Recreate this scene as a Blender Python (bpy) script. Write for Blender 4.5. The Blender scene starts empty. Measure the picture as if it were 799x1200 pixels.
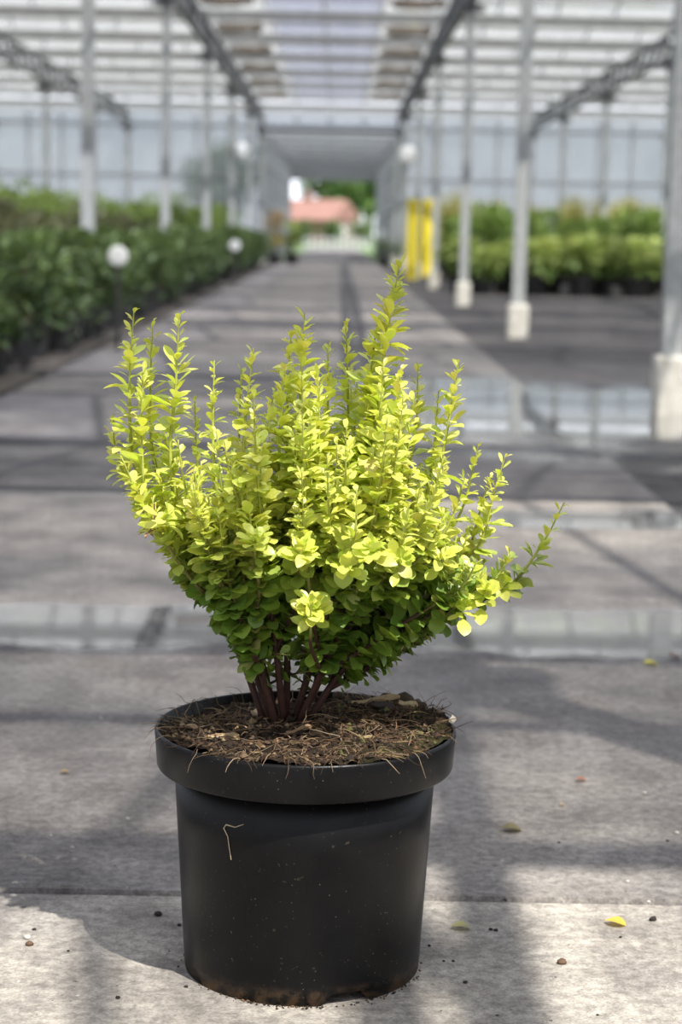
import bpy, math, random
from mathutils import Vector, Matrix, noise

S = bpy.context.scene
COL = S.collection
R = math.radians
rnd = random.Random(7)

# ------------------------------------------------------------------ camera
F = 2270.0                     # focal length in pixels of the 799 x 1200 frame
CAM_H = 0.7335
cam_data = bpy.data.cameras.new('camera')
cam = bpy.data.objects.new('camera', cam_data)
COL.objects.link(cam)
cam_data.sensor_fit = 'HORIZONTAL'
cam_data.sensor_width = 24.0
cam_data.lens = F / 799.0 * 24.0
cam_data.clip_end = 600
CAM_M = (Matrix.Translation((0, 0, CAM_H)) @ Matrix.Rotation(R(-0.2), 4, 'Z')
         @ Matrix.Rotation(R(90 - 8.2), 4, 'X') @ Matrix.Rotation(R(1.1), 4, 'Z'))
cam.matrix_world = CAM_M
cam_data.dof.use_dof = True
cam_data.dof.focus_distance = 1.86
cam_data.dof.aperture_fstop = 6.0
S.camera = cam
CAM_I = CAM_M.inverted()

def ray(px, py):
    return (CAM_M.to_3x3() @ Vector(((px - 399.5) / F, -(py - 600) / F, -1))).normalized()
def px_at(px, py, Y):          # point on the vertical plane at distance Y
    d = ray(px, py); t = Y / d.y
    return Vector((0, 0, CAM_H)) + d * t
def px_ground(px, py, z=0.0):
    d = ray(px, py); t = (z - CAM_H) / d.z
    return Vector((0, 0, CAM_H)) + d * t
def to_px(p):
    q = CAM_I @ Vector(p)
    return 399.5 + F * q.x / -q.z, 600 - F * q.y / -q.z

# ------------------------------------------------------------------ world, sun, exposure
w = bpy.data.worlds.new('world'); S.world = w; w.use_nodes = True
nt = w.node_tree; N = nt.nodes; L = nt.links
N.clear()
out = N.new('ShaderNodeOutputWorld'); bg = N.new('ShaderNodeBackground')
tc = N.new('ShaderNodeTexCoord'); mp = N.new('ShaderNodeMapping'); mp.inputs['Scale'].default_value = (1, 1, 2.2)
nz = N.new('ShaderNodeTexNoise'); nz.inputs['Scale'].default_value = 2.6; nz.inputs['Detail'].default_value = 7
rp = N.new('ShaderNodeValToRGB')
rp.color_ramp.elements[0].position = 0.42; rp.color_ramp.elements[0].color = (0.20, 0.28, 0.46, 1)
rp.color_ramp.elements[1].position = 0.66; rp.color_ramp.elements[1].color = (0.95, 0.98, 1.07, 1)
L.new(tc.outputs['Generated'], mp.inputs['Vector']); L.new(mp.outputs[0], nz.inputs['Vector'])
sx = N.new('ShaderNodeSeparateXYZ'); L.new(tc.outputs['Generated'], sx.inputs[0])
mr = N.new('ShaderNodeMapRange'); mr.interpolation_type = 'SMOOTHSTEP'      # cloud banks thicken towards the horizon
mr.inputs[1].default_value = 0.05; mr.inputs[2].default_value = 0.65; mr.inputs[3].default_value = 0.22; mr.inputs[4].default_value = -0.04
L.new(sx.outputs[2], mr.inputs[0])
ad = N.new('ShaderNodeMath'); ad.operation = 'ADD'
L.new(nz.outputs['Fac'], ad.inputs[0]); L.new(mr.outputs[0], ad.inputs[1]); L.new(ad.outputs[0], rp.inputs['Fac']); L.new(rp.outputs[0], bg.inputs['Color'])
bg.inputs['Strength'].default_value = 1.8
L.new(bg.outputs[0], out.inputs['Surface'])

SUN = Vector((0.36, -0.50, 1.0)).normalized()          # towards the sun
sd = bpy.data.lights.new('sun', 'SUN'); sd.energy = 10.5; sd.angle = R(0.6); sd.color = (1.0, 0.965, 0.91)
sun = bpy.data.objects.new('sun', sd); COL.objects.link(sun)
sun.rotation_euler = SUN.to_track_quat('Z', 'Y').to_euler()
sun.location = (3, -4, 9)

S.view_settings.view_transform = 'Standard'
S.view_settings.look = 'None'
S.view_settings.gamma = 1.0
S.view_settings.use_curve_mapping = False
S.view_settings.exposure = 0.2
S.cycles.transparent_max_bounces = 32

# ------------------------------------------------------------------ mesh helpers
class MB:
    def __init__(self):
        self.v = []; self.f = []; self.c = []; self.col = (1, 1, 1)
    def vert(self, p):
        self.v.append(tuple(p)); self.c.append(self.col); return len(self.v) - 1
    def face(self, *i): self.f.append(i)
    def box(self, a, b, bev=0.0):
        x0, y0, z0 = a; x1, y1, z1 = b
        if bev <= 0:
            o = len(self.v)
            for p in ((x0,y0,z0),(x1,y0,z0),(x1,y1,z0),(x0,y1,z0),(x0,y0,z1),(x1,y0,z1),(x1,y1,z1),(x0,y1,z1)): self.vert(p)
            for q in ((0,3,2,1),(4,5,6,7),(0,1,5,4),(1,2,6,5),(2,3,7,6),(3,0,4,7)): self.f.append(tuple(o + k for k in q))
        else:                                            # chamfered top and vertical edges
            rings = []
            def ring(z, i):
                pts = [(x0+i+bev,y0+i),(x1-i-bev,y0+i),(x1-i,y0+i+bev),(x1-i,y1-i-bev),(x1-i-bev,y1-i),(x0+i+bev,y1-i),(x0+i,y1-i-bev),(x0+i,y0+i+bev)]
                return [self.vert((p[0], p[1], z)) for p in pts]
            rings = [ring(z0, 0), ring(z1 - bev, 0), ring(z1, bev * 0.8)]
            for a_, b_ in zip(rings, rings[1:]):
                for k in range(8): self.face(a_[k], a_[(k+1) % 8], b_[(k+1) % 8], b_[k])
            self.f.append(tuple(rings[-1])); self.f.append(tuple(reversed(rings[0])))
        return self
    def tube(self, pts, rad, n=6, cols=None, cap=True):
        pts = [Vector(p) for p in pts]
        if not hasattr(rad, '__len__'): rad = [rad] * len(pts)
        prev = None; rings = []
        for i, p in enumerate(pts):
            t = (pts[min(i+1, len(pts)-1)] - pts[max(i-1, 0)]).normalized()
            if prev is None:
                a = Vector((1, 0, 0)) if abs(t.x) < 0.8 else Vector((0, 1, 0))
                u = t.cross(a).normalized()
            else:
                u = (prev - t * prev.dot(t)).normalized()
            prev = u; v = t.cross(u)
            if cols: self.col = cols[i]
            rings.append([self.vert(p + (u * math.cos(2*math.pi*k/n) + v * math.sin(2*math.pi*k/n)) * rad[i]) for k in range(n)])
        for a_, b_ in zip(rings, rings[1:]):
            for k in range(n): self.face(a_[k], a_[(k+1) % n], b_[(k+1) % n], b_[k])
        if cap:
            self.f.append(tuple(reversed(rings[0]))); self.f.append(tuple(rings[-1]))
        return self
    def bar(self, p, q, wx):                             # square bar
        return self.tube([p, q], wx * 0.707, 4)
    def lathe(self, prof, n=64, zfun=None):
        rings = []
        for i, (r, z) in enumerate(prof):
            rings.append([self.vert((r*math.sin(2*math.pi*k/n), -r*math.cos(2*math.pi*k/n), z if not zfun else zfun(i, 2*math.pi*k/n, z))) for k in range(n)])
        for a_, b_ in zip(rings, rings[1:]):
            for k in range(n): self.face(a_[k], a_[(k+1) % n], b_[(k+1) % n], b_[k])
        return rings
    def mesh(self, name, m, smooth=False, colors=False):
        me = bpy.data.meshes.new(name)
        me.from_pydata(self.v, [], self.f)
        if colors:
            at = me.color_attributes.new('tint', 'FLOAT_COLOR', 'POINT')
            at.data.foreach_set('color', [x for c in self.c for x in (c[0], c[1], c[2], 1.0)])
        if smooth: me.polygons.foreach_set('use_smooth', [True] * len(me.polygons))
        me.materials.append(m); me.update()
        return me
    def build(self, name, m, parent=None, smooth=False, colors=False, loc=None):
        return link(name, self.mesh(name, m, smooth, colors), parent, loc)

def link(name, data, parent=None, loc=None):
    o = bpy.data.objects.new(name, data); COL.objects.link(o)
    if parent: o.parent = parent
    if loc is not None: o.location = loc
    return o
def tag(o, label=None, cat=None, group=None, kind=None):
    if label: o['label'] = label
    if cat: o['category'] = cat
    if group: o['group'] = group
    if kind: o['kind'] = kind
    return o
def empty(name, loc=(0, 0, 0), rz=0.0):
    o = bpy.data.objects.new(name, None); COL.objects.link(o)
    o.location = loc; o.rotation_euler.z = rz; o.empty_display_size = 0.1
    return o
def copy_tree(o, parent=None):
    c = o.copy(); COL.objects.link(c)
    if parent: c.parent = parent
    for ch in list(o.children): copy_tree(ch, c)
    return c

# ------------------------------------------------------------------ materials
class G:                                                  # tiny node-graph helper
    def __init__(self, name):
        self.m = bpy.data.materials.new(name); self.m.use_nodes = True
        self.t = self.m.node_tree; self.t.nodes.clear()
        self.out = self.t.nodes.new('ShaderNodeOutputMaterial')
    def n(self, typ, **kw):
        x = self.t.nodes.new('ShaderNode' + typ)
        for k, v in kw.items(): setattr(x, k, v)
        return x
    def set(self, sock, v):
        if isinstance(v, bpy.types.NodeSocket): self.t.links.new(v, sock)
        else:
            if isinstance(v, tuple) and len(v) == 3 and sock.type == 'RGBA': v = (*v, 1)
            sock.default_value = v
    def math(self, op, a, b=0.0, clamp=False):
        x = self.n('Math', operation=op, use_clamp=clamp)
        self.set(x.inputs[0], a); self.set(x.inputs[1], b); return x.outputs[0]
    def mix(self, f, a, b, mode='MIX'):
        x = self.n('Mix', data_type='RGBA', blend_type=mode)
        self.set(x.inputs[0], f); self.set(x.inputs[6], a); self.set(x.inputs[7], b); return x.outputs[2]
    def noise(self, scale, detail=4, rough=0.55, vec=None):
        x = self.n('TexNoise'); x.inputs['Scale'].default_value = scale
        x.inputs['Detail'].default_value = detail; x.inputs['Roughness'].default_value = rough
        if vec is not None: self.set(x.inputs['Vector'], vec)
        return x.outputs['Fac']
    def ramp(self, f, a, b):                              # smooth step
        x = self.n('MapRange', interpolation_type='SMOOTHSTEP')
        self.set(x.inputs[0], f); x.inputs[1].default_value = a; x.inputs[2].default_value = b
        return x.outputs[0]
    def obj(self): return self.n('TexCoord').outputs['Object']
    def pos(self): return self.n('NewGeometry').outputs['Position']
    def bsdf(self, color, rough=0.5, metal=0.0, spec=0.5, bump=None, bstr=0.3, bdist=0.01):
        b = self.n('BsdfPrincipled')
        self.set(b.inputs['Base Color'], color); self.set(b.inputs['Roughness'], rough)
        self.set(b.inputs['Metallic'], metal); self.set(b.inputs['Specular IOR Level'], spec)
        if bump is not None:
            x = self.n('Bump'); x.inputs['Strength'].default_value = bstr; x.inputs['Distance'].default_value = bdist
            self.set(x.inputs['Height'], bump); self.t.links.new(x.outputs[0], b.inputs['Normal'])
        return b.outputs[0]
    def done(self, sh):
        self.t.links.new(sh, self.out.inputs['Surface']); return self.m

def simple(name, a, b, scale=8.0, rough=0.6, metal=0.0, spec=0.5, bstr=0.0):
    g = G(name); f = g.noise(scale, 5, 0.6, g.obj())
    c = g.mix(g.ramp(f, 0.35, 0.65), a, b)
    return g.done(g.bsdf(c, rough, metal, spec, bump=f if bstr else None, bstr=bstr))

M = {}
M['steel'] = simple('galvanised_steel', (0.36, 0.37, 0.36), (0.46, 0.47, 0.46), 20, 0.5, 0.25)
M['girder'] = simple('weathered_girder_steel', (0.13, 0.135, 0.14), (0.20, 0.205, 0.21), 12, 0.55, 0.2)
M['alu'] = simple('dull_aluminium', (0.34, 0.35, 0.36), (0.45, 0.46, 0.47), 15, 0.45, 0.3)
M['gutter'] = simple('pale_aluminium_gutter', (0.50, 0.50, 0.49), (0.62, 0.62, 0.60), 9, 0.5)
M['footing'] = simple('cast_concrete_footing', (0.52, 0.49, 0.42), (0.66, 0.63, 0.56), 14, 0.85, bstr=0.2)
M['yellow'] = simple('yellow_paint', (0.80, 0.62, 0.02), (0.90, 0.74, 0.05), 6, 0.5)
M['white'] = simple('white_enamel', (0.80, 0.80, 0.78), (0.88, 0.88, 0.86), 6, 0.35)
M['blackpot'] = simple('black_pot_plastic', (0.012, 0.012, 0.013), (0.022, 0.021, 0.021), 10, 0.5)
M['stake'] = simple('dark_stake', (0.03, 0.03, 0.03), (0.05, 0.05, 0.045), 10, 0.6)
M['bark'] = simple('bark', (0.06, 0.035, 0.025), (0.12, 0.075, 0.05), 30, 0.8)
M['soil_bed'] = simple('dark_bed_soil', (0.035, 0.03, 0.026), (0.075, 0.062, 0.05), 12, 0.9, bstr=0.4)
M['grass'] = simple('mown_grass', (0.06, 0.11, 0.03), (0.11, 0.16, 0.05), 3, 0.9, bstr=0.3)
M['brick'] = simple('red_brick_wall', (0.15, 0.08, 0.06), (0.2, 0.11, 0.085), 3, 0.85)
M['roof_tile'] = simple('terracotta_roof', (0.17, 0.085, 0.065), (0.22, 0.115, 0.09), 3, 0.8)
M['render'] = simple('pale_render', (0.24, 0.20, 0.17), (0.28, 0.24, 0.2), 2, 0.85)
M['darkpane'] = simple('dark_window_glass', (0.03, 0.04, 0.05), (0.05, 0.06, 0.07), 2, 0.1)

def glass(name, haze, tint, white, gloss=0.10, dirt=0.35):
    g = G(name)
    f = g.noise(2.5, 6, 0.65, g.pos())
    tr = g.n('BsdfTransparent'); tr.inputs['Color'].default_value = (*tint, 1)
    di = g.n('BsdfDiffuse'); tl = g.n('BsdfTranslucent')
    for x in (di, tl): x.inputs['Color'].default_value = (*white, 1)
    m1 = g.n('MixShader'); m1.inputs[0].default_value = 0.6
    g.t.links.new(di.outputs[0], m1.inputs[1]); g.t.links.new(tl.outputs[0], m1.inputs[2])
    m2 = g.n('MixShader')
    g.set(m2.inputs[0], g.math('ADD', haze - dirt * 0.5, g.math('MULTIPLY', f, dirt), True))
    g.t.links.new(tr.outputs[0], m2.inputs[1]); g.t.links.new(m1.outputs[0], m2.inputs[2])
    gl = g.n('BsdfGlossy'); gl.inputs['Roughness'].default_value = 0.06
    fr = g.n('Fresnel'); fr.inputs['IOR'].default_value = 1.45
    m3 = g.n('MixShader'); g.set(m3.inputs[0], g.math('MULTIPLY', fr.outputs[0], gloss * 10, True))
    g.t.links.new(m2.outputs[0], m3.inputs[1]); g.t.links.new(gl.outputs[0], m3.inputs[2])
    return g.done(m3.outputs[0])
M['roof_glass'] = glass('whitened_roof_glass', 0.34, (0.80, 0.81, 0.80), (0.93, 0.93, 0.91), 0.05)
M['roof_clear'] = glass('clear_roof_glass', 0.22, (0.70, 0.72, 0.79), (0.70, 0.72, 0.82), 0.05, 0.12)
M['wall_glass'] = glass('dusty_wall_glass', 0.60, (0.42, 0.44, 0.45), (0.36, 0.37, 0.38), 0.06, 0.3)
M['link_roof'] = glass('grey_link_roof_sheet', 0.55, (0.85, 0.87, 0.9), (0.8, 0.81, 0.82), 0.05, 0.3)

def box_mask(g, x, y, x0, x1, y0, y1, sx, sy):
    a = g.math('MULTIPLY', g.ramp(x, x0 - sx, x0 + sx), g.math('SUBTRACT', 1.0, g.ramp(x, x1 - sx, x1 + sx)))
    b = g.math('MULTIPLY', g.ramp(y, y0 - sy, y0 + sy), g.math('SUBTRACT', 1.0, g.ramp(y, y1 - sy, y1 + sy)))
    return g.math('MULTIPLY', a, b)

def ground_mat(name, slab=True):
    g = G(name); p = g.pos()
    sep = g.n('SeparateXYZ'); g.set(sep.inputs[0], p)
    n1 = g.noise(1.3, 6, 0.6, p); n2 = g.noise(9.0, 8, 0.65, p); n3 = g.noise(70.0, 5, 0.7, p); n4 = g.noise(300.0, 3, 0.6, p)
    warp = g.noise(1.1, 5, 0.6, p); warp2 = g.noise(1.6, 5, 0.62, p)
    x = g.math('ADD', sep.outputs[0], g.math('MULTIPLY', g.math('SUBTRACT', warp, 0.5), 0.9))
    y = g.math('ADD', sep.outputs[1], g.math('MULTIPLY', g.math('SUBTRACT', warp2, 0.5), 0.5))
    if slab:
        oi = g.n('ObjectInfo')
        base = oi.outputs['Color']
    else:
        base = (0.085, 0.083, 0.088)
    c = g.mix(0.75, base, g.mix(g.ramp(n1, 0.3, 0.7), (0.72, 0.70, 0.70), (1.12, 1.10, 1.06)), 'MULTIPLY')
    c = g.mix(0.8, c, g.mix(g.ramp(n2, 0.28, 0.72), (0.66, 0.64, 0.63), (1.2, 1.19, 1.16)), 'MULTIPLY')
    c = g.mix(0.7, c, g.mix(g.ramp(n3, 0.3, 0.7), (0.5, 0.49, 0.48), (1.35, 1.34, 1.32)), 'MULTIPLY')
    c = g.mix(0.6, c, g.mix(g.ramp(n4, 0.3, 0.7), (0.7, 0.7, 0.7), (1.2, 1.2, 1.2)), 'MULTIPLY')
    n0 = g.noise(0.55, 5, 0.65, p); n15 = g.noise(3.2, 7, 0.7, p)
    c = g.mix(0.85, c, g.mix(g.ramp(n0, 0.36, 0.64), (0.55, 0.55, 0.58), (1.2, 1.17, 1.12)), 'MULTIPLY')
    c = g.mix(0.85, c, g.mix(g.ramp(n15, 0.34, 0.62), (0.60, 0.59, 0.60), (1.15, 1.14, 1.12)), 'MULTIPLY')
    # dark grit and pale flecks
    c = g.mix(g.ramp(g.noise(120.0, 2, 0.5, p), 0.70, 0.76), c, (0.05, 0.045, 0.04))
    c = g.mix(g.ramp(g.noise(95.0, 2, 0.5, p), 0.735, 0.78), c, (0.6, 0.58, 0.54))
    # standing water: a strip across the path, a film further on, a pool by the posts
    pud = box_mask(g, x, y, -3.0, 0.50, 3.36, 3.74, 0.10, 0.035)
    pud = g.math('MAXIMUM', pud, g.math('MULTIPLY', box_mask(g, x, y, 0.2, 1.6, 3.40, 3.80, 0.2, 0.05), 0.8))
    pud = g.math('MAXIMUM', pud, box_mask(g, x, y, 0.42, 3.0, 4.85, 5.2, 0.15, 0.07))
    y3 = g.math('ADD', sep.outputs[1], g.math('MULTIPLY', g.math('SUBTRACT', g.noise(0.9, 6, 0.65, p), 0.5), 4.0))
    x3 = g.math('ADD', sep.outputs[0], g.math('MULTIPLY', g.math('SUBTRACT', n1, 0.5), 1.5))
    pud = g.math('MAXIMUM', pud, box_mask(g, x3, y3, 0.15, 3.2, 7.0, 9.8, 0.35, 0.5))
    pud = g.math('MULTIPLY', pud, 1.0, True)
    damp = box_mask(g, x, y, -3.5, 4.5, 2.55, 4.6, 0.5, 0.45)
    damp = g.math('MAXIMUM', damp, g.math('MULTIPLY', box_mask(g, x, y, -3.0, 4.0, 5.6, 12.0, 0.4, 0.5), 0.8))
    soak = g.math('MULTIPLY', box_mask(g, x, y, -3.0, 0.30, 3.75, 5.5, 0.25, 0.12), 1.0)
    damp = g.math('MULTIPLY', damp, g.ramp(g.math('ADD', n1, g.math('MULTIPLY', n2, 0.5)), 0.45, 0.85))
    damp = g.math('MAXIMUM', damp, soak)
    wet = g.math('MAXIMUM', g.math('MULTIPLY', damp, 0.7), pud)
    c = g.mix(wet, c, g.mix(1.0, c, (0.42, 0.43, 0.47), 'MULTIPLY'))
    rough = g.math('SUBTRACT', 0.92, g.math('MULTIPLY', damp, 0.34))
    rough = g.math('SUBTRACT', rough, g.math('MULTIPLY', pud, 0.88), True)
    rough = g.math('MAXIMUM', rough, 0.03)
    h = g.math('ADD', g.math('MULTIPLY', n2, 1.0), g.math('ADD', g.math('MULTIPLY', n3, 0.35), g.math('MULTIPLY', n4, 0.12)))
    h = g.math('MULTIPLY', h, g.math('SUBTRACT', 1.0, g.math('MULTIPLY', pud, 0.985)))
    sh = g.bsdf(c, rough, 0, g.math('ADD', 0.3, g.math('MULTIPLY', pud, 0.4)), bump=h, bstr=0.85, bdist=0.012)
    bs = sh.node; g.set(bs.inputs['Coat Weight'], pud); bs.inputs['Coat IOR'].default_value = 2.0; bs.inputs['Coat Roughness'].default_value = 0.02
    return g.done(sh)
M['slab'] = ground_mat('worn_concrete_slab', True)
M['asphalt'] = ground_mat('dark_ground_sheet', False)

def leaf_mat(name, trans=0.35, rough=0.42, spec=0.45):
    g = G(name)
    at = g.n('VertexColor'); at.layer_name = 'tint'
    f = g.noise(60.0, 3, 0.5, g.obj())
    c = g.mix(0.5, at.outputs[0], g.mix(g.ramp(f, 0.3, 0.7), (0.85, 0.88, 0.8), (1.1, 1.08, 1.1)), 'MULTIPLY')
    b = g.bsdf(c, rough, 0, spec)
    t = g.n('BsdfTranslucent'); g.set(t.inputs['Color'], g.mix(1.0, c, (1.05, 1.1, 0.6), 'MULTIPLY'))
    m = g.n('MixShader'); m.inputs[0].default_value = trans
    g.t.links.new(b, m.inputs[1]); g.t.links.new(t.outputs[0], m.inputs[2])
    return g.done(m.outputs[0])
M['leaf'] = leaf_mat('barberry_leaf', 0.33, 0.36, 0.6)
M['foliage'] = leaf_mat('bed_foliage', 0.25, 0.5, 0.4)

def tint_mat(name, rough=0.6):
    g = G(name); at = g.n('VertexColor'); at.layer_name = 'tint'
    f = g.noise(120.0, 4, 0.6, g.obj())
    c = g.mix(0.7, at.outputs[0], g.mix(g.ramp(f, 0.3, 0.7), (0.7, 0.7, 0.7), (1.25, 1.2, 1.15)), 'MULTIPLY')
    return g.done(g.bsdf(c, rough, 0, 0.35, bump=f, bstr=0.2, bdist=0.002))
M['tint'] = tint_mat('stem_bark_tint', 0.55)
M['debris'] = tint_mat('plant_debris_tint', 0.85)

# ------------------------------------------------------------------ layout of the glasshouse
BAY = 3.2
GX = [1.33 + 3.18 * k for k in range(-5, 5)]             # girder lines, 1.33 and -1.85 edge the path
POST_Y = [1.6 + 6.4 * k for k in range(-1, 8)]           # 1.6, 8.0, ... 46.4
END_Y = 46.4
X0, X1 = GX[0], GX[-1]
Y0 = 1.6 - 6 * BAY
PATH_L, PATH_R = -1.45, 0.93

# --- floor: dark ground with cast concrete slabs along the path
b = MB(); b.box((X0, Y0 - 1, -0.3), (X1, END_Y, -0.012))
floor = tag(b.build('floor', M['asphalt']), 'dark wet ground beside the concrete path under the greenhouse roof', 'floor', kind='structure')
ys = [2.08 - 3.3 * 5 + 3.3 * k for k in range(0, 35)]
shade = random.Random(3)
for i, (a, c) in enumerate(zip(ys, ys[1:])):
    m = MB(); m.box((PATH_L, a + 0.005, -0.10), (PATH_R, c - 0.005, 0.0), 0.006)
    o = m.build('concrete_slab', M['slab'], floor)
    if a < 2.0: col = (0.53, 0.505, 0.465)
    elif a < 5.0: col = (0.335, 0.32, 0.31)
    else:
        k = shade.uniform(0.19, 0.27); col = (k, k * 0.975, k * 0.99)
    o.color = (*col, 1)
b = MB(); b.box((X0, 4.0, -0.2), (PATH_L - 0.04, END_Y - 0.3, 0.006))
tag(b.build('trim_1', M['soil_bed']), 'dark earth strip under the shrub bed beside the path', 'ground', kind='structure')
b = MB(); b.box((-90, END_Y + 0.4, -0.4), (90, 400, -0.06))
tag(b.build('trim_2', M['grass']), 'green lawn outside beyond the far end of the greenhouse', 'lawn', kind='structure')

# --- roof: gutters, ridges, glazing bars and panes
GZ, RZ = 3.66, 4.48
nspan = round((END_Y - Y0) / BAY)
PW = 3.18 / 4
ncol = round((X1 - X0) / PW)
b = MB()
for s in range(nspan):
    y = Y0 + s * BAY
    for k in range(ncol + 1):
        x = X0 + k * PW
        b.bar((x, y, GZ + .06), (x, y + BAY / 2, RZ), 0.028); b.bar((x, y + BAY / 2, RZ), (x, y + BAY, GZ + .06), 0.028)
ceiling = tag(b.build('ceiling', M['alu']), 'glazed multi span greenhouse roof with aluminium bars', 'roof', kind='structure')
gm = MB(); gm.box((X0, -0.09, GZ - 0.07), (X1, 0.09, GZ + 0.06)); gm.box((X0, -0.13, GZ + 0.03), (X1, 0.13, GZ + 0.06)); gm = gm.mesh('gutter', M['gutter'])
rm = MB(); rm.box((X0, -0.035, RZ - 0.04), (X1, 0.035, RZ + 0.04)); rm = rm.mesh('ridge_bar', M['gutter'])
pm = MB(); pm.box((X0, -0.02, -0.02), (X1, 0.02, 0.02)); pm = pm.mesh('purlin', M['gutter'])
def slope_pane(front, x0, x1):
    m = MB(); e = 0.016
    y0, z0, y1, z1 = (0.10, GZ + .09, BAY / 2 - .03, RZ + .005) if front else (BAY / 2 + .03, RZ + .005, BAY - .10, GZ + .09)
    o = [m.vert(p) for p in ((x0 + e, y0, z0), (x1 - e, y0, z0), (x1 - e, y1, z1), (x0 + e, y1, z1))]
    m.face(*o); return m
back_white = slope_pane(False, 0, PW).mesh('pane', M['roof_glass'])
back_clear = slope_pane(False, 0, PW).mesh('pane', M['roof_clear'])
for s in range(nspan + 1):
    y = Y0 + s * BAY
    link('gutter', gm, ceiling, (0, y, 0))
    if s == nspan: break
    link('ridge_bar', rm, ceiling, (0, y + BAY / 2, 0))
    link('purlin', pm, ceiling, (0, y + BAY * 0.75, (GZ + RZ) / 2 + 0.04))
    fw, fc, bw = MB(), MB(), MB()
    for k in range(ncol):
        x = X0 + k * PW
        clear = -1.2 < x + PW / 2 < 0.6
        m = slope_pane(True, x, x + PW); t = fc if clear else fw
        o = len(t.v); t.v += m.v; t.c += m.c; t.f.append(tuple(o + q for q in range(4)))
        if y > 16.5 and abs(x + PW / 2) < 0.19 * (y + BAY) + 0.5:
            link('pane', back_clear if clear else back_white, ceiling, (x, y, 0))
        else:
            m = slope_pane(False, x, x + PW); t = bw
            o = len(t.v); t.v += m.v; t.c += m.c; t.f.append(tuple(o + q for q in range(4)))
    tag(fw.build('near_slope_glazing', M['roof_glass'], ceiling, loc=(0, y, 0)), kind='stuff')
    tag(fc.build('clear_slope_glazing', M['roof_clear'], ceiling, loc=(0, y, 0)), kind='stuff')
    if bw.v: tag(bw.build('far_slope_glazing', M['roof_glass'], ceiling, loc=(0, y, 0)), kind='stuff')

# --- end wall with the opening of the path, side walls
def glazed_wall(name, label, xs, zrows, frame_mat, place, openings=()):
    """xs: mullion positions; place(u, w, z) -> world; u along, w through the wall"""
    b = MB(); panes = []
    def bx(u0, u1, z0, z1, d):
        p = place(u0, -d, z0); q = place(u1, d, z1)
        b.box([min(p[i], q[i]) for i in range(3)], [max(p[i], q[i]) for i in range(3)])
    for u in xs:
        inside = any(a + .01 < u < c - .01 for a, c, zt in openings)
        zt = [zt for a, c, zt in openings if a + .01 < u < c - .01]
        bx(u - 0.022, u + 0.022, zt[0] if inside else 0.0, zrows[-1], 0.035)
    for z in zrows:
        for u0, u1 in zip(xs, xs[1:]):
            um = (u0 + u1) / 2
            if any(a < um < c and z < zt - .01 for a, c, zt in openings): continue
            bx(u0 + .022, u1 - .022, z - 0.03, z + 0.03, 0.03)
    wall = tag(b.build(name, frame_mat), label, 'wall', kind='structure')
    for u0, u1 in zip(xs, xs[1:]):
        um = (u0 + u1) / 2
        for z0, z1 in zip(zrows, zrows[1:]):
            if any(a < um < c and z1 < zt + .01 for a, c, zt in openings): continue
            m = MB()
            p = [place(u0 + .02, 0, z0 + .03), place(u1 - .02, 0, z0 + .03), place(u1 - .02, 0, z1 - .03), place(u0 + .02, 0, z1 - .03)]
            m.face(*[m.vert(q) for q in p])
            m.build('pane', M['wall_glass'], wall)
    return wall
xs = [X0 + k * PW for k in range(ncol + 1)]
glazed_wall('wall_back', 'grey glazed end wall with narrow upright bars behind the plant beds', xs, [0.06, 0.75, 2.0, 3.18, 3.58], M['alu'],
            lambda u, w_, z: (u, END_Y + 0.3 + w_, z), [(-1.85, 1.33, 3.18)])
ysl = [Y0 + k * 1.6 for k in range(int((END_Y - Y0) / 1.6) + 1)]
glazed_wall('wall_front', 'glazed end wall of the greenhouse behind the potted barberry viewpoint', xs, [0.06, 1.2, 2.4, 3.58], M['alu'], lambda u, w_, z: (u, Y0 - 0.2 + w_, z))
glazed_wall('wall_left', 'glazed side wall of the greenhouse beyond the dark shrub beds', ysl, [0.06, 1.8, 3.58], M['alu'], lambda u, w_, z: (X0 - 0.1 + w_, u, z))
glazed_wall('wall_right', 'glazed side wall of the greenhouse beyond the tall yellow grasses', ysl, [0.06, 1.8, 3.58], M['alu'], lambda u, w_, z: (X1 + 0.1 + w_, u, z))

# --- link corridor beyond the opening
LY1 = 76.0
yl = [END_Y + 0.5 + k * 1.48 for k in range(21)]
for side, xx in (('link_left', -1.95), ('link_right', 1.43)):
    glazed_wall('wall_' + side, 'glazed wall of the narrow link corridor, ' + ('beside the orange shrub' if xx < 0 else 'beside the low dark shrubs'),
                yl, [0.0, 1.4, 2.5, 3.15], M['alu'], lambda u, w_, z, xx=xx: (xx + w_, u, z))
b = MB()
for y in yl[::2]: b.box((-1.93, y - 0.04, 3.06), (1.41, y + 0.04, 3.16))
b.box((-2.0, LY1 - 0.05, 2.72), (1.48, LY1 + 0.05, 3.3))
lc = tag(b.build('ceiling_link', M['girder']), 'low sheeted roof of the link corridor with grey cross beams', 'roof', kind='structure')
for y0_, y1_ in zip(yl, yl[1:]):
    m = MB(); m.box((-1.93, y0_ + 0.01, 3.17), (1.41, y1_ - 0.01, 3.19)); m.build('roof_sheet', M['link_roof'], lc)

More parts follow.
